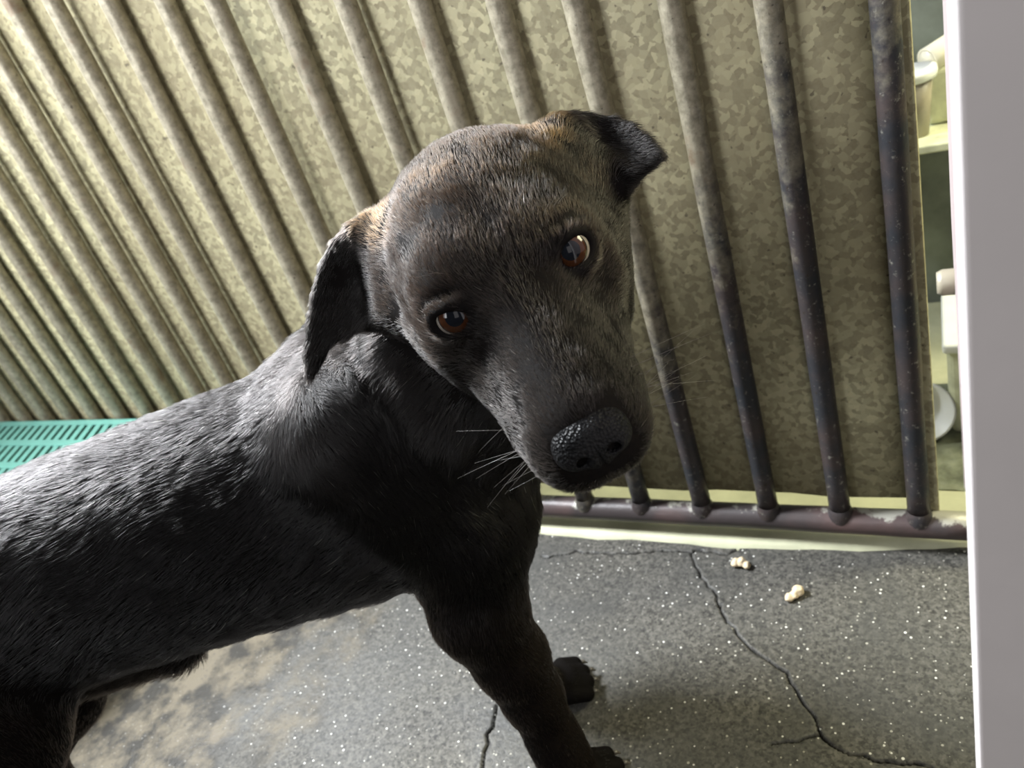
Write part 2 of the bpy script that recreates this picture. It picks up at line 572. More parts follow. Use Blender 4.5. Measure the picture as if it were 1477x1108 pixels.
# ------------------------------------------------------------------ near post and door strip at the camera's right
post = empty('cage_post', (0.022, 0.19, 0.0))
tag(post, 'pale pinkish painted square cage post close to the camera', 'post')
YP = 0.165
xe = on_plane_y(1396, 700, YP)[0]
link('square_tube', box_mesh('square_tube', (xe - 0.022, YP - 0.19, 0.0), (xe + 0.04 - 0.022, YP + 0.04 - 0.19, 1.1), 0.0015, 3), post, MAT['post'])
link('base_plate', box_mesh('base_plate', (xe - 0.022 - 0.0, YP - 0.19 - 0.01, -0.001), (xe + 0.05 - 0.022, YP + 0.05 - 0.19, 0.004), 0.001), post, MAT['post'])
link('side_plate', box_mesh('side_plate', (0.0016 - 0.022, YP + 0.035 - 0.19, 0.43), (0.0052 - 0.022, 0.40 - 0.19, 1.1), 0.0006), post, MAT['post_edge'])
bolt = link('bolt', lathe_mesh('bolt', [(0.0, 0.006), (0.004, 0.006), (0.005, 0.004), (0.005, 0.0)], 16), post, MAT['cup'])
bolt.location = (0.0016 - 0.022, 0.30 - 0.19, 0.447)
bolt.rotation_euler = (0, -math.pi / 2, 0)

# ------------------------------------------------------------------ things beyond the gap
yw = link('wall_yard', box_mesh('wall_yard', (-0.9, 1.12, -0.06), (0.7, 1.18, 0.9)), None, MAT['dark_wall'])
tag(yw, 'mouldy dark wall beyond the gap', kind='structure')
sh = link('shelf_board', box_mesh('shelf_board', (-0.25, 0.99, 0.262), (0.3, 1.118, 0.272), 0.002), None, MAT['mossy_white'])
tag(sh, 'pale narrow shelf board on the yard wall seen through the gap', 'shelf')
cp = empty('plastic_cup', (-0.030, 1.035, 0.272))
tag(cp, 'brown clouded cup with white rim on the shelf board', 'cup')
link('cup_wall', lathe_mesh('cup_wall', [(0.0, 0.0), (0.015, 0.0), (0.022, 0.07), (0.021, 0.07), (0.014, 0.003), (0.0, 0.003)], 28), cp, MAT['cup'])
o = link('rim', lathe_mesh('rim', [(0.021, 0.064), (0.026, 0.066), (0.027, 0.072), (0.026, 0.078), (0.020, 0.070), (0.0, 0.068)], 28), cp, MAT['white_plastic'])
bx_ = link('storage_box', box_mesh('storage_box', (-0.018, 1.06, 0.2725), (0.06, 1.11, 0.338), 0.006, 3), None, MAT['mossy_white'])
tag(bx_, 'pale square box beside the cup on the shelf board', 'box')
p0 = on_plane_y(1337, 88, 1.06); p1 = on_plane_y(1400, 48, 1.10)
pp = empty('drain_pipe', tuple(p0)); tag(pp, 'short cream plastic pipe jutting above the cup', 'pipe')
d = Vector(p1 - p0)
ptube = link('pipe_tube', tube_mesh('pipe_tube', [d * t for t in (0, .33, .66, 1.0)], [0.012] * 4, 24, False), pp, MAT['cream_plastic'])
ptube.modifiers.new('wall', 'SOLIDIFY').thickness = 0.003
link('pipe_lip', tube_mesh('pipe_lip', [d * t for t in (0, .04)], [0.0132] * 2, 24, True), pp, MAT['cream_plastic'])

tub = empty('white_tub', (0.045, 0.83, 0.0)); tag(tub, 'pale mossy plastic tub standing in the wet yard', 'tub')
link('tub_body', box_mesh('tub_body', (-0.051, -0.03, 0.0), (0.06, 0.08, 0.115), 0.010, 4), tub, MAT['mossy_white'])
link('tub_rim', box_mesh('tub_rim', (-0.055, -0.034, 0.108), (0.064, 0.084, 0.12), 0.004, 3), tub, MAT['white_plastic'])
bowl = empty('feeding_bowl', (-0.034, 0.80, 0.034)); tag(bowl, 'white round bowl lying tilted beside the tub', 'bowl')
link('bowl_shell', lathe_mesh('bowl_shell', [(0.0, -0.012), (0.02, -0.012), (0.032, 0.008), (0.034, 0.010), (0.031, 0.009), (0.019, -0.009), (0.0, -0.009)], 36), bowl, MAT['white_plastic'])
link('foot_ring', lathe_mesh('foot_ring', [(0.018, -0.011), (0.024, -0.016), (0.020, -0.017), (0.016, -0.012)], 36), bowl, MAT['black_rubber'])
bowl.rotation_euler = (math.radians(62), 0, math.radians(8))
wt = bmesh.new()
gx = 40
vv = {}
rs = random.Random(4)
for i in range(gx):
    for j in range(gx):
        vv[i, j] = wt.verts.new((-0.09 + 0.2 * i / (gx - 1), 0.702 + 0.2 * j / (gx - 1), 0.002 + 0.0035 * rs.random()))
for i in range(gx - 1):
    for j in range(gx - 1):
        wt.faces.new((vv[i, j], vv[i + 1, j], vv[i + 1, j + 1], vv[i, j + 1]))
pud = link('puddle', bm_mesh('puddle', wt, True), None, MAT['wet'])
tag(pud, 'glittering wet dark patch on the yard ground by the tub', 'puddle')

# ------------------------------------------------------------------ kibble on the floor
for k, (px, py, bits, lab) in enumerate((
        (1069, 818, [(-.005, .001, .004, .0048), (.001, .002, .0045, .0052), (.0065, -.001, .0035, .004)], 'bent tan kibble crumb lying nearer the bottom rail'),
        (1146, 862, [(-.004, -.0045, .0035, .0042), (.0005, -.0005, .004, .0045), (.0035, .004, .005, .0056)], 'knobbly tan kibble crumb lying farther from the rail'))):
    q = on_floor(px, py)
    bm = bmesh.new()
    for x, y, z, r in bits:
        bmesh.ops.create_icosphere(bm, subdivisions=3, radius=r, matrix=Matrix.Translation((x, y, z)))
    for v in bm.verts:
        v.co += Vector((math.sin(v.co.y * 900), math.sin(v.co.z * 1100), math.sin(v.co.x * 1000))) * 0.0005
    me = bm_mesh('kibble', bm, True)
    o = link('kibble', me, None, MAT['kibble'])
    rm = o.modifiers.new('weld', 'REMESH'); rm.mode = 'VOXEL'; rm.voxel_size = 0.0009; rm.use_smooth_shade = True
    o.location = (q[0], q[1], 0.0003)
    tag(o, lab, 'kibble', 'kibble crumbs on the floor')


# ================================================================== THE DOG
def surface_nets(F, gx, gy, gz):
    s = F < 0
    nx, ny, nz = F.shape
    c = np.zeros((nx - 1, ny - 1, nz - 1), np.uint8)
    for dx in (0, 1):
        for dy in (0, 1):
            for dz in (0, 1):
                c += s[dx:nx - 1 + dx, dy:ny - 1 + dy, dz:nz - 1 + dz]
    act = (c > 0) & (c < 8)
    ci = np.argwhere(act)
    vid = np.full(act.shape, -1, np.int32)
    vid[act] = np.arange(len(ci), dtype=np.int32)
    pos = np.zeros((len(ci), 3)); cnt = np.zeros(len(ci))
    G = (gx, gy, gz)
    corners = [(a, b, d) for a in (0, 1) for b in (0, 1) for d in (0, 1)]
    for a in corners:
        for ax in range(3):
            if a[ax]: continue
            b = list(a); b[ax] = 1
            ia = ci + a; ib = ci + b
            fa = F[ia[:, 0], ia[:, 1], ia[:, 2]]; fb = F[ib[:, 0], ib[:, 1], ib[:, 2]]
            m = (fa < 0) != (fb < 0)
            t = np.where(m, fa / np.where(m, fa - fb, 1), 0)
            pa = np.stack([G[k][ia[:, k]] for k in range(3)], 1); pb = np.stack([G[k][ib[:, k]] for k in range(3)], 1)
            pos += np.where(m[:, None], pa + (pb - pa) * t[:, None], 0); cnt += m
    pos /= cnt[:, None]
    faces = []
    for ax in range(3):
        o1, o2 = (ax + 1) % 3, (ax + 2) % 3
        sl0 = [slice(None)] * 3; sl1 = [slice(None)] * 3
        sl0[ax] = slice(0, -1); sl1[ax] = slice(1, None)
        ch = s[tuple(sl0)] != s[tuple(sl1)]
        e = np.argwhere(ch)
        e = e[(e[:, o1] > 0) & (e[:, o2] > 0) & (e[:, o1] < F.shape[o1] - 1) & (e[:, o2] < F.shape[o2] - 1)]
        inside = s[e[:, 0], e[:, 1], e[:, 2]]
        q = []
        for d1, d2 in ((-1, -1), (0, -1), (0, 0), (-1, 0)):
            k = e.copy(); k[:, o1] += d1; k[:, o2] += d2
            q.append(vid[k[:, 0], k[:, 1], k[:, 2]])
        q = np.stack(q, 1)
        q[~inside] = q[~inside][:, ::-1]
        faces.append(q)
    return pos, np.concatenate(faces)


class Field:
    def __init__(self, gx, gy, gz):
        self.g = (gx, gy, gz)
        self.F = np.full((len(gx), len(gy), len(gz)), 0.08, np.float32)

    def block(self, lo, hi):
        idx = [slice(max(0, np.searchsorted(g, a) - 1), np.searchsorted(g, b) + 1) for g, a, b in zip(self.g, lo, hi)]
        P = [g[i].astype(np.float32) for g, i in zip(self.g, idx)]
        return tuple(idx), (P[0][:, None, None], P[1][None, :, None], P[2][None, None, :])

    def add(self, prim, k=0.02, sub=False):
        lo, hi = prim.bounds()
        pad = k + 0.012
        idx, (x, y, z) = self.block(lo - pad, hi + pad)
        a = self.F[idx]
        if a.size == 0: return
        d = prim.dist(x, y, z).astype(np.float32)
        if sub:
            d = -d
            hh = np.maximum(k - np.abs(a - d), 0) / k
            self.F[idx] = np.maximum(a, d) + hh * hh * k * 0.25
        else:
            hh = np.maximum(k - np.abs(a - d), 0) / k
            self.F[idx] = np.minimum(a, d) - hh * hh * k * 0.25


class Cone:
    """capsule with two radii; axis gives the lie of the coat"""
    def __init__(self, a, b, ra, rb, flow=None):
        self.a, self.b = np.array(a, float), np.array(b, float)
        self.ra, self.rb = ra, rb
        d = self.b - self.a
        self.flow = np.array(flow, float) if flow is not None else (d / (np.linalg.norm(d) + 1e-9))

    def bounds(self):
        m = max(self.ra, self.rb)
        return np.minimum(self.a, self.b) - m, np.maximum(self.a, self.b) + m

    def dist(self, x, y, z):
        d = self.b - self.a; L2 = d @ d + 1e-12
        px, py, pz = x - self.a[0], y - self.a[1], z - self.a[2]
        t = np.clip((px * d[0] + py * d[1] + pz * d[2]) / L2, 0, 1)
        return np.sqrt((px - t * d[0]) ** 2 + (py - t * d[1]) ** 2 + (pz - t * d[2]) ** 2) - (self.ra + (self.rb - self.ra) * t)


class Ell:
    """ellipsoid in a frame (columns of A = axes)"""
    def __init__(self, c, r, A, flow):
        self.c = np.array(c, float); self.r = np.array(r, float); self.A = np.array(A, float); self.flow = np.array(flow, float)

    def bounds(self):
        e = np.sqrt(((self.A * self.r) ** 2).sum(1))
        return self.c - e, self.c + e

    def dist(self, x, y, z):
        px, py, pz = x - self.c[0], y - self.c[1], z - self.c[2]
        k0 = 0; k1 = 0
        for i in range(3):
            q = px * self.A[0, i] + py * self.A[1, i] + pz * self.A[2, i]
            k0 = k0 + (q / self.r[i]) ** 2; k1 = k1 + (q / self.r[i] ** 2) ** 2
        k0 = np.sqrt(k0); k1 = np.sqrt(k1) + 1e-9
        return k0 * (k0 - 1) / k1


class Tri:
    """triangle plate of thickness 2r"""
    def __init__(self, a, b, c, r, flow):
        self.p = [np.array(v, float) for v in (a, b, c)]; self.rad = r; self.flow = np.array(flow, float)

    def bounds(self):
        q = np.array(self.p)
        return q.min(0) - self.rad, q.max(0) + self.rad

    def dist(self, x, y, z):
        a, b, c = self.p
        n = np.cross(b - a, c - a); n2 = n @ n
        P = (x, y, z)
        def sub(v): return [P[i] - v[i] for i in range(3)]
        def dot(u, v): return u[0] * v[0] + u[1] * v[1] + u[2] * v[2]
        pa, pb, pc = sub(a), sub(b), sub(c)
        s1 = np.sign(dot(pa, np.cross(b - a, n))); s2 = np.sign(dot(pb, np.cross(c - b, n))); s3 = np.sign(dot(pc, np.cross(a - c, n)))
        def seg(pu, d):
            t = np.clip(dot(pu, d) / (d @ d), 0, 1)
            return (pu[0] - t * d[0]) ** 2 + (pu[1] - t * d[1]) ** 2 + (pu[2] - t * d[2]) ** 2
        e = np.minimum(np.minimum(seg(pa, b - a), seg(pb, c - b)), seg(pc, a - c))
        pl = dot(pa, n) ** 2 / n2
        outside = (-(s1 + s2 + s3)) if False else (s1 + s2 + s3)
        return np.sqrt(np.where(np.abs(outside) >= 2.5, pl, e)) - self.rad


class Trunk:
    """barrel of ellipses along the dog's spine"""
    def __init__(self, O, h, r, prof, flow):
        self.O, self.h, self.r = O, h, r
        self.p = np.array(prof); self.flow = np.array(flow, float)

    def bounds(self):
        q = []
        for s, top, bot, w in self.p:
            for l in (-w, w):
                for z in (top, bot):
                    q.append(self.O + self.h * s + self.r * l + np.array([0, 0, z]))
        q = np.array(q)
        return q.min(0), q.max(0)

    def dist(self, x, y, z):
        px, py = x - self.O[0], y - self.O[1]
        s = px * self.h[0] + py * self.h[1]; l = px * self.r[0] + py * self.r[1]
        P = self.p
        top, bot, w = (np.interp(s, P[:, 0], P[:, i]) for i in (1, 2, 3))
        hh = (top - bot) / 2; zc = (top + bot) / 2
        # egg section: widest a little below the middle
        u = (z - zc) / hh
        k0 = np.sqrt((l / w) ** 2 + u ** 2); k1 = np.sqrt((l / w ** 2) ** 2 + (u / hh) ** 2) + 1e-9
        d = k0 * (k0 - 1) / k1
        e = np.maximum(P[0, 0] - s, s - P[-1, 0])
        return np.where(e > 0, np.maximum(d, e), d)


# --- body frame: s forward, l to the dog's right, z up
BO = np.array([-0.38, 0.34, 0.0])
BH = np.array([0.7804, 0.6253, 0.0])
BR = np.array([0.6253, -0.7804, 0.0])
ZU = np.array([0, 0, 1.0])


def B(s, l, z): return BO + BH * s + BR * l + ZU * z


# --- head frame: F along the muzzle, S to the dog's left, U up; origin at the nose tip; centimetres
HF = np.array([0.561, -0.815, -0.144]); HF /= np.linalg.norm(HF)
HU = np.array([-0.043, -0.202, 0.979]); HU -= HF * (HU @ HF); HU /= np.linalg.norm(HU)
HS = np.cross(HU, HF)
HO = np.array([-0.1292, 0.2319, 0.4184])
HA = np.array([HF, HS, HU]).T


def Hd(f, s, u): return HO + HA @ (np.array([f, s, u], float) * 0.01)


prims = []      # (prim, k, zone)  zones set coat length and colour
def P_(prim, k, zone): prims.append((prim, k, zone))


tail = -BH
P_(Trunk(BO, BH, BR, [(-.425, .352, .318, .012), (-.41, .378, .292, .036), (-.37, .398, .268, .058), (-.30, .408, .252, .070), (-.20, .410, .243, .072),
                      (-.10, .410, .230, .077), (-.02, .409, .216, .080), (.03, .403, .210, .077), (.065, .375, .214, .062), (.090, .335, .24, .042), (.104, .305, .27, .014)],
         tail + np.array([0, 0, -0.25])), 0.02, 'trunk')
# neck
P_(Cone(B(.150, .070, .440), B(.100, .020, .385), .056, .062, -.75 * BH - .55 * BR - .3 * ZU), .03, 'neck')
P_(Cone(B(.100, .020, .385), B(.01, 0, .340), .062, .070, -.9 * BH - .2 * BR - .3 * ZU), .03, 'neck')
P_(Cone(B(.140, .060, .395), B(.068, .01, .300), .046, .052, -.6 * BH - .2 * BR - .8 * ZU), .03, 'neck')
# scruff folds
P_(Cone(at(566, 490, .466), at(655, 625, .478), .013, .008, -.75 * BH - .3 * BR - .6 * ZU), .018, 'neck')
for sd in (1, -1):
    P_(Cone(B(.015, .050 * sd, .375), B(.062, .050 * sd, .275), .042, .040), .035, 'shoulder')
    P_(Cone(B(.060, .055 * sd, .27), B(.040, .062 * sd, .205), .039, .033), .025, 'shoulder')
    if sd == 1:
        pts = [(B(.039, .064, .205), .033), (B(.0465, .066, .150), .0265), (B(.050, .068, .105), .0215), (B(.052, .073, .062), .0185), (B(.054, .080, .040), .0175), (B(.060, .088, .022), .0155)]
        toes = [(B(.068, .092, .0145), sgn) for sgn in (-1.5, -.5, .5, 1.5)]
    else:
        pts = [(B(.018, -.060, .205), .035), (B(.014, -.048, .150), .0265), (B(.020, -.036, .105), .021), (B(.030, -.027, .062), .0185), (B(.040, -.017, .040), .0170), (B(.062, -.012, .022), .0155)]
        toes = [(B(.073, -.011, .0145), sgn) for sgn in (-1.5, -.5, .5, 1.5)]
    for (a, ra), (b, rb) in zip(pts[:-1], pts[1:]):
        P_(Cone(a, b, ra, rb), .018, 'leg')
    for t0, sg in toes:
        mid = t0 + BR * (sg * .0112) + BH * (.013 - .0042 * abs(sg)) + ZU * .002
        tip = mid + BH * .012 - ZU * .0055 + BR * (sg * .0012)
        P_(Cone(t0 + BR * (sg * .008) - BH * .008, mid, .0096, .0088), .004, 'paw')
        P_(Cone(mid, tip, .0088, .0076), .002, 'paw')
    # hind leg
    dz = 0.0 if sd == 1 else 0.0
    sh_ = -.035 if sd == 1 else -.012
    hp = [(B(-.33, .042 * sd, .335), .070), (B(-.265 + sh_, .062 * sd, .262), .046), (B(-.315 + sh_, .062 * sd, .185), .032), (B(-.375 + sh_, .060 * sd, .125), .0205), (B(-.365 + sh_, .060 * sd, .05), .0175), (B(-.345 + sh_, .060 * sd, .022), .0165)]
    for (a, ra), (b, rb) in zip(hp[:-1], hp[1:]):
        P_(Cone(a, b, ra, rb), .03 if ra > .04 else .018, 'leg')
    for sg in (-1.5, -.5, .5, 1.5):
        t0 = B(-.335 + sh_, .060 * sd, .016) + BR * (sg * .0075)
        P_(Cone(t0 - BH * .006, t0 + BH * .022, .0100, .0085), .005, 'paw')
# tail, sheath
P_(Cone(B(-.41, 0, .365), B(-.46, 0, .30), .022, .016), .02, 'trunk')
P_(Cone(B(-.46, 0, .30), B(-.475, 0, .19), .016, .008), .012, 'trunk')
P_(Cone(B(-.265, .0, .245), B(-.185, .012, .236), .018, .013, tail), .015, 'belly')
P_(Cone(B(-.185, .012, .236), B(-.168, .014, .232), .011, .005, -ZU), .012, 'belly')

# head
bk = -HF
A3 = HA
P_(Ell(Hd(-15.8, 0, 3.3), (.064, .060, .056), A3, bk), .03, 'skull')
P_(Ell(Hd(-12.0, 0, 3.0), (.050, .050, .040), A3, bk), .02, 'skull')
for sd in (1, -1):
    P_(Ell(Hd(-12.6, 2.9 * sd, -.4), (.042, .027, .034), A3, bk - .5 * HU), .02, 'cheek')
    P_(Ell(Hd(-10.2, 2.4 * sd, 4.6), (.018, .018, .014), A3, bk + .4 * HU), .02, 'skull')
    P_(Cone(Hd(-9.8, 3.7 * sd, 1.8), Hd(-14, 4.6 * sd, 1.6), .012, .018, bk), .02, 'cheek')
    P_(Cone(Hd(-2.3, 1.25 * sd, -1.0), Hd(-7.5, 2.0 * sd, -.9), .0150, .019, bk - .25 * HU), .018, 'muzzle')
    P_(Cone(Hd(-1.4, .95 * sd, -1.2), Hd(-4.5, 1.9 * sd, -1.75), .0112, .0130, bk - .2 * HU), .010, 'muzzle')
P_(Cone(Hd(-1.9, 0, -.15), Hd(-9.5, 0, 1.7), .0185, .030, bk), .02, 'muzzle')
P_(Cone(Hd(-1.6, 0, .75), Hd(-9.8, 0, 3.0), .0105, .020, bk), .02, 'muzzle')
P_(Cone(Hd(-2.9, 0, -1.95), Hd(-12, 0, -2.5), .0110, .026, bk), .012, 'jaw')

# ears: bent plates
def ear_plate(outline, centre, rad, flow):
    flow = flow / np.linalg.norm(flow)
    pts = [at(*p) for p in outline]; c = at(*centre)
    for p, q in zip(pts, pts[1:] + pts[:1]):
        P_(Tri(p, q, c, rad, flow), .002, 'ear')
    return pts


r_out = [(538, 322, .432), (508, 330, .434), (484, 349, .436), (467, 380, .440), (456, 420, .444), (448, 465, .448), (444, 508, .452), (447, 543, .455),
         (455, 530, .455), (461, 503, .453), (480, 491, .451), (500, 484, .449), (522, 468, .446), (558, 464, .440), (585, 468, .436)]
rp = ear_plate(r_out, (515, 405, .449), .0024, at(450, 540, .456) - at(545, 345, .434))
RC, RE = rp[2], rp[7]
P_(Cone(at(560, 345, .436), at(575, 440, .436), .014, .012, at(450, 540, .456) - at(545, 345, .434)), .02, 'ear')
l_out = [(788, 194, .424), (806, 181, .426), (826, 174, .427), (850, 171, .427), (884, 174, .424), (909, 184, .418), (934, 204, .410), (951, 226, .402),
         (937, 239, .402), (918, 251, .404), (901, 266, .410), (884, 276, .417)]
lp = ear_plate(l_out, (862, 223, .430), .0026, at(952, 226, .402) - at(788, 196, .424))
LA, LE = lp[0], lp[7]
P_(Cone(at(805, 212, .426), at(868, 272, .422), .012, .012, LE - LA), .02, 'ear')

# grid: finer where the head is
def axis(lo, hi, flo, fhi, fine, coarse):
    return np.unique(np.concatenate([np.arange(lo, flo, coarse), np.arange(flo, fhi, fine), np.arange(fhi, hi, coarse)]).round(6))

hb = np.array([Hd(f, s, u) for f in (-20, .5) for s in (-6.5, 6.5) for u in (-5, 8)] + [RE, LE, RC])
hlo, hhi = hb.min(0), hb.max(0)
GX = axis(-.80, -.02, hlo[0], hhi[0], .0019, .0045)
GY = axis(-.02, .52, hlo[1], hhi[1], .0019, .0045)
GZ = np.unique(np.concatenate([np.arange(-.004, .042, .002), axis(.042, .58, hlo[2], hhi[2], .0019, .0042)]).round(6))
FD = Field(GX, GY, GZ)
for p, k, zn in prims:
    FD.add(p, k)

# eyes: sockets and lids
def march(px, py):
    r = ray(px, py)
    for d in np.arange(.3, .55, .0005):
        q = CAMP + r * d
        i = [min(len(g_) - 1, np.searchsorted(g_, v_)) for g_, v_ in zip(FD.g, q)]
        if FD.F[tuple(i)] < 0: return q
    return CAMP + r * .4


EYES = []
for sd, op in ((1, 1.0), (-1, .85)):
    c = march(828, 362) if sd == 1 else march(653, 462)
    g = HA @ np.array([.90, .36 * sd, .18]); g /= np.linalg.norm(g)
    c = c - g * .0062
    sx = np.cross(HU, g); sx /= np.linalg.norm(sx); uy = np.cross(g, sx)
    FD.add(Ell(c + g * .006, (.0125, .0120, .0120), np.array([g, sx, uy]).T, bk), .004, True)
    EYES.append((c, g, sx, uy, sd, op))
    ring = []
    for k in range(16):
        an = 2 * math.pi * k / 16
        w_, h_ = .0112, (.0088 if math.sin(an) > 0 else .0086) * op
        ring.append(c + g * (.0074 - .0035 * abs(math.cos(an))) + sx * (w_ * math.cos(an)) + uy * (h_ * math.sin(an) - .0006 * abs(math.cos(an))))
    for k in range(16):
        FD.add(Cone(ring[k], ring[(k + 1) % 16], .0017, .0017), .005)
# nose seat and mouth line
FD.add(Cone(Hd(-.1, -.1, -1.2), Hd(-.9, 0, -3.0), .0012, .0012), .003, True)
for sd in (1, -1):
    mp = [Hd(-.85, 0, -2.15), Hd(-1.2, 1.3 * sd, -2.4), Hd(-3.2, 2.4 * sd, -2.75), Hd(-6, 2.9 * sd, -2.7), Hd(-8.5, 3.3 * sd, -2.1)]
    for a, b in zip(mp[:-1], mp[1:]):
        FD.add(Cone(a, b, .0016, .0016), .004, True)

co, fq = surface_nets(FD.F, GX, GY, GZ)
# keep the largest connected piece is unnecessary: all primitives overlap. light smoothing
def smooth(co, fq, it, lam=.5):
    e = np.concatenate([fq[:, [0, 1]], fq[:, [1, 2]], fq[:, [2, 3]], fq[:, [3, 0]]])
    n = len(co); deg = np.bincount(e[:, 0], minlength=n) + np.bincount(e[:, 1], minlength=n)
    for _ in range(it):
        acc = np.stack([np.bincount(e[:, 0], co[e[:, 1], k], n) + np.bincount(e[:, 1], co[e[:, 0], k], n) for k in range(3)], 1)
        co = co + lam * (acc / deg[:, None] - co)
    return co
co = smooth(co, fq, 3)
dog_me = fast_mesh('dog', co, fq)
dog = link('dog', dog_me)
tag(dog, 'short-haired black dog standing in the kennel, head turned back to the camera', 'dog')

# ---- coat: zone data per point
ZONES = dict(   # length, lift, colour, strand radius
    trunk=(.0125, .24, (.006, .0055, .0055), .00016), belly=(.012, .4, (.014, .011, .009), .00014), neck=(.0140, .28, (.008, .0069, .0065), .00016),
    shoulder=(.0105, .22, (.0062, .0053, .005), .00015), leg=(.0065, .22, (.017, .012, .009), .00012), paw=(.0034, .15, (.008, .007, .0065), .00011),
    skull=(.0068, .24, (.009, .0058, .004), .00010), cheek=(.0060, .24, (.009, .007, .0054), .00010), muzzle=(.0048, .30, (.012, .0096, .008), .00009),
    jaw=(.0040, .35, (.020, .016, .0135), .000085), ear=(.0060, .26, (.008, .0068, .0062), .00010))



def zone_data(q):
    n = len(q); W_ = np.zeros(n); L_ = np.zeros(n); T_ = np.zeros(n); C_ = np.zeros((n, 3)); R_ = np.zeros(n); FL = np.zeros((n, 3)); E_ = np.zeros(n)
    x, y, z = q[:, 0].astype(np.float32), q[:, 1].astype(np.float32), q[:, 2].astype(np.float32)
    for p, k, zn in prims:
        w = np.exp(-np.maximum(p.dist(x, y, z), -.004) / (.007 if zn not in ('ear', 'paw') else .002))
        ln, lf, c, rd = ZONES[zn]
        W_ += w; L_ += w * ln; T_ += w * lf; C_ += w[:, None] * np.array(c); R_ += w * rd; FL += w[:, None] * p.flow
        if zn == 'ear': E_ += w
    W_ += 1e-9
    return L_ / W_, T_ / W_, C_ / W_[:, None], R_ / W_, FL / (np.linalg.norm(FL, axis=1, keepdims=True) + 1e-9), E_ / W_


def wob(q, f, ph):
    return (np.sin(q[:, 0] * f + ph + 1.7 * np.sin(q[:, 1] * f * .7 + ph)) + np.sin(q[:, 1] * f * 1.3 + 2 * ph + 1.3 * np.sin(q[:, 2] * f * .8)) + np.sin(q[:, 2] * f * 1.1 + 3 * ph + 1.9 * np.sin(q[:, 0] * f * .6))) / 3


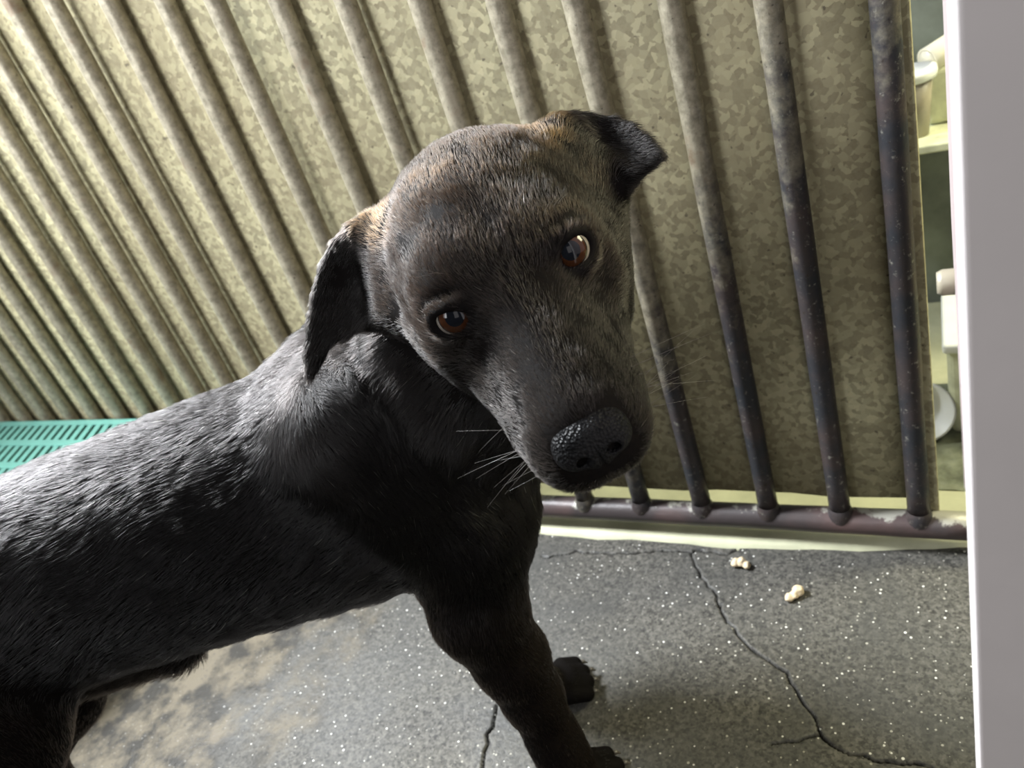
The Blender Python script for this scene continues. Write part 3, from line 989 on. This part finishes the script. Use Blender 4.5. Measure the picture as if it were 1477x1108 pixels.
def build_fur():
    me = dog_me
    me.calc_loop_triangles()
    nt = len(me.loop_triangles)
    tri = np.empty(nt * 3, np.int32); me.loop_triangles.foreach_get('vertices', tri); tri = tri.reshape(-1, 3)
    V = np.empty(len(me.vertices) * 3, np.float32); me.vertices.foreach_get('co', V); V = V.reshape(-1, 3).astype(float)
    N = np.empty(len(me.vertices) * 3, np.float32); me.vertices.foreach_get('normal', N); N = N.reshape(-1, 3).astype(float)
    a, b, c = V[tri[:, 0]], V[tri[:, 1]], V[tri[:, 2]]
    ar = np.linalg.norm(np.cross(b - a, c - a), axis=1) / 2
    cen = (a + b + c) / 3
    # hairs per m2: finer coat on the head
    hd = np.clip((.24 - np.linalg.norm(cen - Hd(-9, 0, 1), axis=1)) / .08, 0, 1)
    dens = 5.2e5 + 17e5 * hd
    pr = ar * dens
    ntot = int(pr.sum())
    pick = np.searchsorted(np.cumsum(pr) / pr.sum(), rng.random(ntot))
    pick = np.minimum(pick, nt - 1)
    u, v = rng.random(ntot), rng.random(ntot)
    fl = u + v > 1; u[fl] = 1 - u[fl]; v[fl] = 1 - v[fl]
    w = 1 - u - v
    t = tri[pick]
    root = V[t[:, 0]] * w[:, None] + V[t[:, 1]] * u[:, None] + V[t[:, 2]] * v[:, None]
    nrm = N[t[:, 0]] * w[:, None] + N[t[:, 1]] * u[:, None] + N[t[:, 2]] * v[:, None]
    nrm /= np.linalg.norm(nrm, axis=1, keepdims=True) + 1e-9
    keep = np.ones(ntot, bool)
    for (c_, g, sx, uy, sd, op) in EYES:
        d = root - c_
        keep &= ~((np.hypot((d @ sx) / .0104, (d @ uy) / (.0086 * op)) < 1) & (d @ g > -.004))
    hl = (root - HO) @ HA * 100
    keep &= ~((hl[:, 0] > -1.5) & (np.abs(hl[:, 1] - .12) < 1.6) & (hl[:, 2] > -1.0) & (hl[:, 2] < 1.5))
    keep &= root[:, 2] > .004
    root, nrm = root[keep], nrm[keep]
    ln, lift, colr, rad, flow, ear = zone_data(root)
    n = len(root)
    # lie of the coat, ruffled in locks
    ruf = .30 * wob(root, 95, .4)[:, None] * np.cross(nrm, flow) + .12 * wob(root, 310, 1.1)[:, None] * np.cross(nrm, flow)
    flow = flow + ruf + rng.normal(0, .10, (n, 3))
    flow -= nrm * (flow * nrm).sum(1, keepdims=True)
    flow /= np.linalg.norm(flow, axis=1, keepdims=True) + 1e-9
    lift = lift * (1 + .5 * wob(root, 260, 2.2)) * rng.uniform(.6, 1.5, n)
    ln = ln * rng.uniform(.65, 1.2, n)
    tt = np.array([0, .3, .65, 1.0])
    pts = np.empty((n, 4, 3), np.float32)
    for k, q in enumerate(tt):
        pts[:, k] = root - nrm * .0006 + ln[:, None] * (flow * q * .96 + nrm * (lift * (1.35 * q - .75 * q * q))[:, None])
    pts[:, :, 2] = np.maximum(pts[:, :, 2], .001)
    cu = bpy.data.hair_curves.new('fur')
    cu.add_curves([4] * n)
    cu.attributes['position'].data.foreach_set('vector', pts.ravel())
    ra = cu.attributes.get('radius') or cu.attributes.new('radius', 'FLOAT', 'POINT')
    ra.data.foreach_set('value', (rad[:, None] * np.array([1, .9, .62, .12])[None]).astype(np.float32).ravel())
    ca = cu.attributes.new('coat', 'FLOAT_COLOR', 'CURVE')
    # a few tan hairs over brow and ear roots
    hl = (root - HO) @ HA * 100
    tan = np.clip(1 - np.hypot(np.hypot((hl[:, 0] + 16.5) / 3.0, (np.abs(hl[:, 1]) - 5.2) / 1.8), (hl[:, 2] - 7.2) / 2.0), 0, 1)[:, None]
    tan = np.maximum(tan, .14 * np.clip(1 - np.abs(hl[:, 0:1] + 15) / 5, 0, 1) * np.clip((hl[:, 2:3] - 6.0) / 2.5, 0, 1))
    colr = colr * (1 - tan) + np.array([.12, .07, .034]) * tan
    grey = (rng.random(n) < .006)
    br = rng.uniform(.6, 1.5, (n, 1))
    colr = np.where(grey[:, None], np.array([[.30, .28, .25]]), colr * br)
    ca.data.foreach_set('color', np.concatenate([colr, np.ones((n, 1))], 1).astype(np.float32).ravel())
    o = link('fur', cu, dog, MAT['fur'])
    tag(o, kind='stuff')
    return n


def mat_fur():
    m = bpy.data.materials.new('dog_coat'); m.use_nodes = True
    t = m.node_tree
    t.nodes.remove(t.nodes['Principled BSDF'])
    h = t.nodes.new('ShaderNodeBsdfHairPrincipled')
    h.parametrization = 'COLOR'
    a = t.nodes.new('ShaderNodeAttribute'); a.attribute_name = 'coat'
    t.links.new(a.outputs['Color'], h.inputs['Color'])
    h.inputs['Roughness'].default_value = .26
    h.inputs['Radial Roughness'].default_value = .45
    h.inputs['Coat'].default_value = .0
    h.inputs['IOR'].default_value = 1.27
    h.inputs['Random Roughness'].default_value = .2
    t.links.new(h.outputs[0], t.nodes['Material Output'].inputs['Surface'])
    return m


def mat_skin():
    t = NT('dog_skin')
    a = t.n('ShaderNodeAttribute', attribute_name='coat')
    v = t.coords()
    n = t.noise(v, 400, 3, .6)
    c = t.mix(t.ramp(n.outputs['Fac'], [(.35, 0), (.65, 1)]), a.outputs['Color'], (.006, .005, .005))
    t.set(Base_Color=t.mix(.6, c, (.002, .0016, .0014)), Roughness=.7, Specular_IOR_Level=.04)
    t.set(Normal=t.bump(n.outputs['Fac'], .3, .001))
    return t.m


MAT['fur'] = mat_fur()
MAT['skin'] = mat_skin()
dog_me.materials.append(MAT['skin'])
zl, zt, zc, zr, zf, ze = zone_data(co)
for (c_, g, sx, uy, sd, op) in EYES:                       # dark bare rims round the eyes
    e = np.linalg.norm(co - c_, axis=1) < .0145
    zc[e] = (.007, .006, .006)
ca = dog_me.attributes.new('coat', 'FLOAT_COLOR', 'POINT')
ca.data.foreach_set('color', np.concatenate([zc, np.ones((len(zc), 1))], 1).astype(np.float32).ravel())
NH = build_fur()

# ---- nose leather
ax_ = lambda a, b: np.arange(a, b, .00065)
nf = Field(ax_(-.024, .013), ax_(-.024, .024), ax_(-.025, .019))
I3 = np.eye(3)
cm = lambda *v: np.array(v) * .01
nf.add(Ell(cm(-.75, 0, .15), (.0120, .0172, .0100), I3, I3[0]), .004)
nf.add(Ell(cm(-.55, 0, -.45), (.0112, .0150, .0090), I3, I3[0]), .006)
for sd in (1, -1):
    nf.add(Ell(cm(-.55, 1.02 * sd, -.40), (.0098, .0080, .0072), I3, I3[0]), .005)
nf.add(Cone(cm(-.25, 0, -.9), cm(-.55, 0, -2.0), .0056, .0042), .006)
for sd in (1, -1):
    nf.add(Ell(cm(.42, .72 * sd, -.38), (.0060, .0030, .0026), I3, I3[0]), .0018, True)
    nf.add(Cone(cm(.25, .95 * sd, -.50), cm(-.55, 1.85 * sd, -.78), .0015, .0012), .0015, True)
nf.add(Cone(cm(.66, 0, -.2), cm(.05, 0, -2.1), .0008, .0008), .0015, True)
nco, nfq = surface_nets(nf.F, *nf.g)
nco = smooth(nco, nfq, 2)
nose_me = fast_mesh('nose', HO + HA @ cm(.15, .05, .62) + (nco * .93) @ HA.T, nfq)
nose = link('nose', nose_me, dog)
nose['label'] = 'damp black pebbled nose'
t = NT('nose_leather')
v = t.coords()
vo = t.vor(v, 750)
nn = t.noise(v, 90, 4, .6)
t.set(Base_Color=t.mix(t.ramp(nn.outputs['Fac'], [(.4, 0), (.7, 1)]), (.004, .004, .0045), (.010, .0095, .0095)), Roughness=t.ramp(nn.outputs['Fac'], [(.3, .34), (.7, .55)]), Specular_IOR_Level=.10)
t.set(Normal=t.bump(vo.outputs['Distance'], .8, .0009))
nose_me.materials.append(t.m)

# ---- eyes
def cap_mesh(name, r, a0, a1, seg=40, rings=12, flat=0.0):
    prof = []
    for i in range(rings + 1):
        a = a0 + (a1 - a0) * i / rings
        prof.append((max(r * math.sin(a), 1e-5), r * math.cos(a) - flat * (math.sin(a)) ** 2 * 0))
    return lathe_mesh(name, prof, seg)


t = NT('eye_white'); t.set(Base_Color=(.16, .14, .12), Roughness=.15); MAT['sclera'] = t.m
t = NT('iris_brown')
tc = t.coords((1, 1, .05)); ns = t.noise(tc, 900, 4, .7)
t.set(Base_Color=t.mix(ns.outputs['Fac'], (.012, .004, .0018), (.05, .018, .007)), Roughness=.10, Specular_IOR_Level=.2); MAT['iris'] = t.m
t = NT('pupil_black'); t.set(Base_Color=(.004, .005, .007), Roughness=.07, Specular_IOR_Level=.2); MAT['pupil'] = t.m
t = NT('limbus_dark'); t.set(Base_Color=(.012, .008, .006), Roughness=.1, Specular_IOR_Level=.4); MAT['limbus'] = t.m
ER = .0103
for (c_, g, sx, uy, sd, op) in EYES:
    look = CAMP - c_; look /= np.linalg.norm(look)
    z = look * .75 + g * .25; z /= np.linalg.norm(z)
    x = np.cross(uy, z); x /= np.linalg.norm(x); y = np.cross(z, x)
    e = link('eye', cap_mesh('eye', ER, .92, math.pi), dog, MAT['sclera'])
    mw = Matrix.Identity(4)
    for i in range(3):
        mw[i][0], mw[i][1], mw[i][2], mw[i][3] = x[i], y[i], z[i], c_[i] + g[i] * .0006
    e.matrix_world = mw
    e['label'] = 'brown right-hand eye catching light' if sd == 1 else 'dim dark eye in the shade'
    link('eye_rim', cap_mesh('eye_rim', ER, .82, .92, 40, 3), e, MAT['limbus'])
    link('iris', cap_mesh('iris', ER, .46, .82, 40, 6), e, MAT['iris'])
    link('pupil', cap_mesh('pupil', ER * 1.0, .0, .46, 40, 6), e, MAT['pupil'])

# ---- whiskers and claws
def tubes(name, lines, r0, r1, seg=5):
    V_, F_ = [], []
    for ln in lines:
        me = tube_mesh('tmp', ln, list(np.linspace(r0, r1, len(ln))), seg, False)
        b0 = len(V_)
        V_ += [tuple(v.co) for v in me.vertices]; F_ += [tuple(i + b0 for i in p.vertices) for p in me.polygons]
        bpy.data.meshes.remove(me)
    return mesh_from(name, V_, F_)


wl = []
rw = random.Random(11)
for sd in (1, -1):
    for i in range(13):
        f_, u_ = rw.uniform(-4.6, -1.8), rw.uniform(-2.2, .1)
        base = np.array([f_, sd * (2.0 + .25 * abs(f_ + 2)), u_])
        L_ = rw.uniform(2.0, 4.6)
        d = np.array([rw.uniform(-.55, .2), sd * 1.0, rw.uniform(-.55, .25)]); d /= np.linalg.norm(d)
        wl.append([Hd(*(base + d * L_ * q + np.array([-.5, 0, -.5]) * q * q * L_ * .35)) for q in (0, .25, .5, .75, 1)])
for sd in (1, -1):
    for i in range(4):
        base = np.array([-9.2 - .3 * i, sd * (2.2 + .3 * i), 5.3])
        d = np.array([rw.uniform(.1, .5), sd * .4, .8]); d /= np.linalg.norm(d)
        wl.append([Hd(*(base + d * 2.4 * q + np.array([.6, 0, -.4]) * q * q)) for q in (0, .33, .66, 1)])
t = NT('whisker'); t.set(Base_Color=(.10, .09, .08), Roughness=.35)
wk = link('whiskers', tubes('whiskers', wl, .0001, .00003), dog, t.m)
tag(wk, kind='stuff')
t = NT('claw_horn'); t.set(Base_Color=(.07, .062, .052), Roughness=.35); MAT['claw'] = t.m
for l0, s0 in ((.092, .068), (-.011, .073)):
    for sg in (-1.5, -.5, .5, 1.5):
        a = B(s0 + .013 - .0042 * abs(sg) + .0175, l0 + sg * .0124, .0105)
        link('claw', tube_mesh('claw', [a, a + BH * .0035 - ZU * .001, a + BH * .0065 - ZU * .0045], [.0024, .0019, .0006], 10), dog, MAT['claw'])
